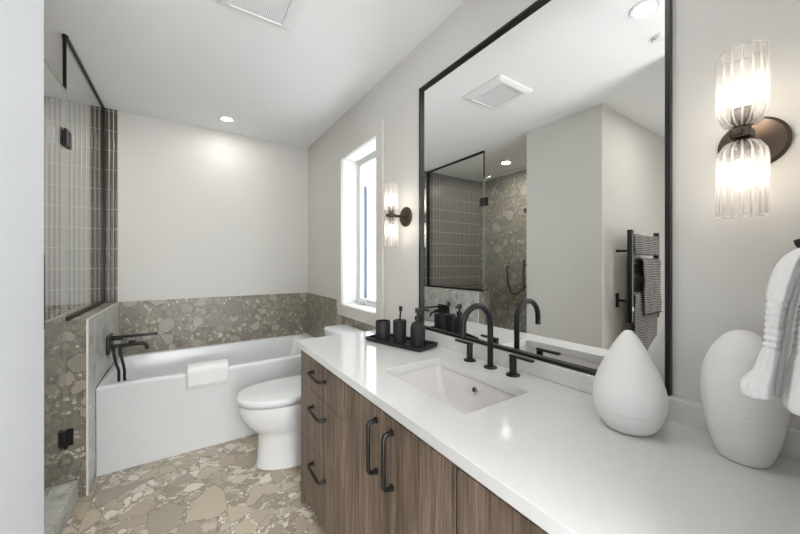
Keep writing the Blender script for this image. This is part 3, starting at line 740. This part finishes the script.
w = MB(); w.lathe((x, y, zt), [(.016, .1275), (.016, .143), (.007, .146), (.006, .160), (.0135, .161), (.0135, .180), (.012, .182), (0, .182)], 28)
w.tube([(x, y, zt + .174), (x + .030, y - .016, zt + .174), (x + .050, y - .027, zt + .170)], 0.0055, 10)
w.build('pump', 'black', sd_)

def clay(mb_name, c, prof, label):
    w = MB(); w.lathe(c, prof, 64)
    for v in w.bm.verts:
        k = 1 + 0.010 * noise.noise(Vector((v.co.x * 9, v.co.y * 9, v.co.z * 14)))
        v.co.x = c[0] + (v.co.x - c[0]) * k; v.co.y = c[1] + (v.co.y - c[1]) * k
    return tag(w.build(mb_name, M[mb_name + '_clay'] if mb_name + '_clay' in M else 'vase', ang=80), label, 'vase')
# fine throwing rings on the clay
t = NT(M['vase']); sx = t.add('ShaderNodeSeparateXYZ'); nz = t.noise(t.pos(), 14.0, 2)
qv = t.add('ShaderNodeCombineXYZ'); p_ = t.pos(); t.link(p_, sx.inputs[0])
sep = sx.outputs
t.link(t.math('MULTIPLY', sep[0], 6.0), qv.inputs[0]); t.link(t.math('MULTIPLY', sep[1], 6.0), qv.inputs[1]); t.link(t.math('MULTIPLY', sep[2], 150.0), qv.inputs[2])
t.bump(t.noise(qv.outputs[0], 1.0, 4, 0.6).outputs['Fac'], 0.35, 0.004)
def smooth_prof(pts, n=5):
    return [(max(p.x, 0.0), p.y) for p in spline([(a, b, 0) for a, b in pts], n)]
clay('teardrop_vase', (0.919, 0.359, CT + 0.0006), smooth_prof([(.040, 0), (.052, .004), (.068, .030), (.0765, .068), (.0735, .105), (.058, .150), (.038, .192), (.0205, .223), (.0105, .2365), (.006, .2395), (0.0, .2405)]), 'white pear-shaped clay vase rising to a closed point, in front of the mirror frame')
clay('rounded_vase', (0.972, 0.170, CT + 0.0006), smooth_prof([(.033, 0), (.039, .004), (.050, .035), (.0605, .085), (.0655, .135), (.0625, .180), (.051, .218), (.036, .244), (.023, .259), (.010, .2655), (0.0, .2665)]), 'tall egg-shaped white clay vase partly hidden by the hanging hand towel')

# ------------------------------------------------------------------ towel warmer in the alcove (seen in the mirror)
twm = thing('towel_warmer', 'black wall-mounted towel warmer on the alcove wall, seen in the mirror', 'towel warmer', (-1.01, 1.205, 0.80))
for x in (-0.756, -1.263):
    MB().box(x - 0.017, 1.093, 0.80, x + 0.017, 1.127, 1.522, 0.003, 2).build('upright', 'black', twm)
for z in (1.470, 1.365, 1.262, 1.160, 1.010, 0.905, 0.835):
    MB().cyl((-1.262, 1.110, z), (-0.757, 1.110, z), 0.0095, 12).build('bar', 'black', twm)
for x in (-0.756, -1.263):
    for z in (1.36, 0.968):
        w = MB(); w.cyl((x, 1.127, z), (x, 1.198, z), 0.010, 12)
        if z < 1: w.box(x - 0.022, 1.196, z - 0.056, x + 0.022, 1.2052, z + 0.056, 0.002, 1)
        else: w.box(x - 0.012, 1.196, z - 0.012, x + 0.012, 1.2052, z + 0.012, 0.002, 1)
        w.build('bracket', 'black', twm)
MB().box(-0.770, 1.0905, 0.892, -0.742, 1.0928, 0.925).build('sticker', 'label', twm)
def hang(zb, front, back, x0, x1, label, name, seed, off=0.0):
    t_ = thing(name, label, 'towel', ((x0 + x1) / 2, 1.11, zb), 'striped towels on the towel warmer')
    r = 0.0165 + off
    def path(zf, zk):
        p = [(1.11 - r - 0.006 * (1 - k / 10), zf + (zb - zf) * k / 10) for k in range(11)]
        p += arc((1.11, zb), r, PI, 0, 8)[1:]
        p += [(1.11 + r + 0.004 * k / 8, zb - (zb - zk) * k / 8) for k in range(1, 9)]
        return p
    w = MB(); drape(w, path(front, back), x1, x0, 22, 0.009, 0.009, 'x', seed, 0.03)
    o = w.build('cloth', 'stripe', t_, ang=80); o.modifiers.new('soft', 'SUBSURF').render_levels = 1
    w = MB(); drape(w, [(1.11 - r - 0.006, front - 0.010 + 0.0047 * k) for k in range(3)], x1, x0, 22, 0.012, 0.009, 'x', seed, 0.03)
    w.build('hem', 'hem', t_, ang=80)
hang(1.470, 1.335, 1.345, -0.79, -1.235, 'black and white striped towel folded over the top bars of the towel warmer', 'striped_towel', 1.0)
hang(1.262, 0.860, 0.95, -0.90, -1.235, 'striped towel on the middle bar of the towel warmer, overlapping the lowest towel', 'striped_towel', 5.0, 0.020)
hang(1.010, 0.560, 0.70, -0.785, -1.21, 'black and white striped towel hung lowest on the towel warmer', 'striped_towel', 9.0)

# ------------------------------------------------------------------ hand towel on a hook by the end wall
hk = thing('towel_hook', 'black hook on the end wall holding the white hand towel', 'hook', (0.735, -0.02, 1.29))
w = MB(); w.lathe((0.735, -0.0195, 1.285), [(0.022, 0.0), (0.022, 0.006), (0.008, 0.009), (0.008, 0.012)], 24, 'y', True, True); w.build('wall_plate', 'black', hk)
MB().tube(spline([(0.735, -0.008, 1.285), (0.735, 0.03, 1.283), (0.735, 0.056, 1.283), (0.735, 0.068, 1.288), (0.735, 0.071, 1.297)]), 0.0068, 12, 0.001).build('prong', 'black', hk)
ht = thing('hand_towel', 'white hand towel with ribbed band and grey trim hanging over the rounded vase', 'towel', (0.735, 0.06, 1.285))
def lobe(prof, xs, seed, band=None, n=56):
    A = spline([(p[0], p[1], p[2]) for p in prof], 16); B = spline([(p[3], 0, 0) for p in prof], 16)
    w = MB(); rings = []
    for a_, b_ in zip(A, B):
        z, yi, yo, hw = a_.x, a_.y, a_.z, b_.x
        ring = []
        for k in range(n):
            a = 2 * PI * k / n; c_, s_ = math.cos(a), math.sin(a)
            pl = 1 + 0.16 * noise.noise(Vector((c_ * 2.4 + seed, s_ * 2.4, z * 3.0)))
            dy = 0.0
            if band and band[0] < z < band[1]: dy = 0.0013 * math.sin((z - band[0]) * 2 * PI / 0.0095) - 0.0015
            ring.append((xs + (hw * pl + dy) * math.copysign(abs(c_) ** 0.7, c_), (yi + yo) / 2 + ((yo - yi) / 2 * pl + dy) * math.copysign(abs(s_) ** 0.8, s_), z))
        rings.append(ring)
    return w.loft(rings)
lobe([(1.284, .066, .072, .012), (1.272, .064, .086, .022), (1.248, .068, .097, .030), (1.209, .076, .1035, .036), (1.158, .082, .105, .039), (1.137, .084, .107, .040), (1.10, .088, .116, .046), (1.085, .090, .127, .050), (1.068, .092, .125, .050), (1.066, .096, .114, .044)], 0.735, 2.0, (1.132, 1.212)).build('front_fold', 'towel', ht, ang=80)
lobe([(1.282, .050, .062, .014), (1.262, .038, .062, .028), (1.20, .026, .073, .040), (1.14, .020, .078, .044), (1.08, .016, .084, .050), (1.060, .018, .085, .050), (1.056, .024, .080, .046)], 0.735, 7.0, (1.132, 1.212)).build('back_fold', 'towel', ht, ang=80)
MB().tube(spline([(0.716, .064, 1.280), (0.706, .066, 1.25), (0.700, .0745, 1.20), (0.697, .080, 1.15), (0.694, .086, 1.09), (0.694, .087, 1.075)]), 0.0028, 8).build('grey_trim', 'band', ht)

# depth read in the mirror: fittings on the far side stand a little closer to the vanity
for o in list(S.objects):
    if o.parent is None and o.name.split('.')[0] in ('towel_warmer', 'striped_towel'): o.location.x += 0.032
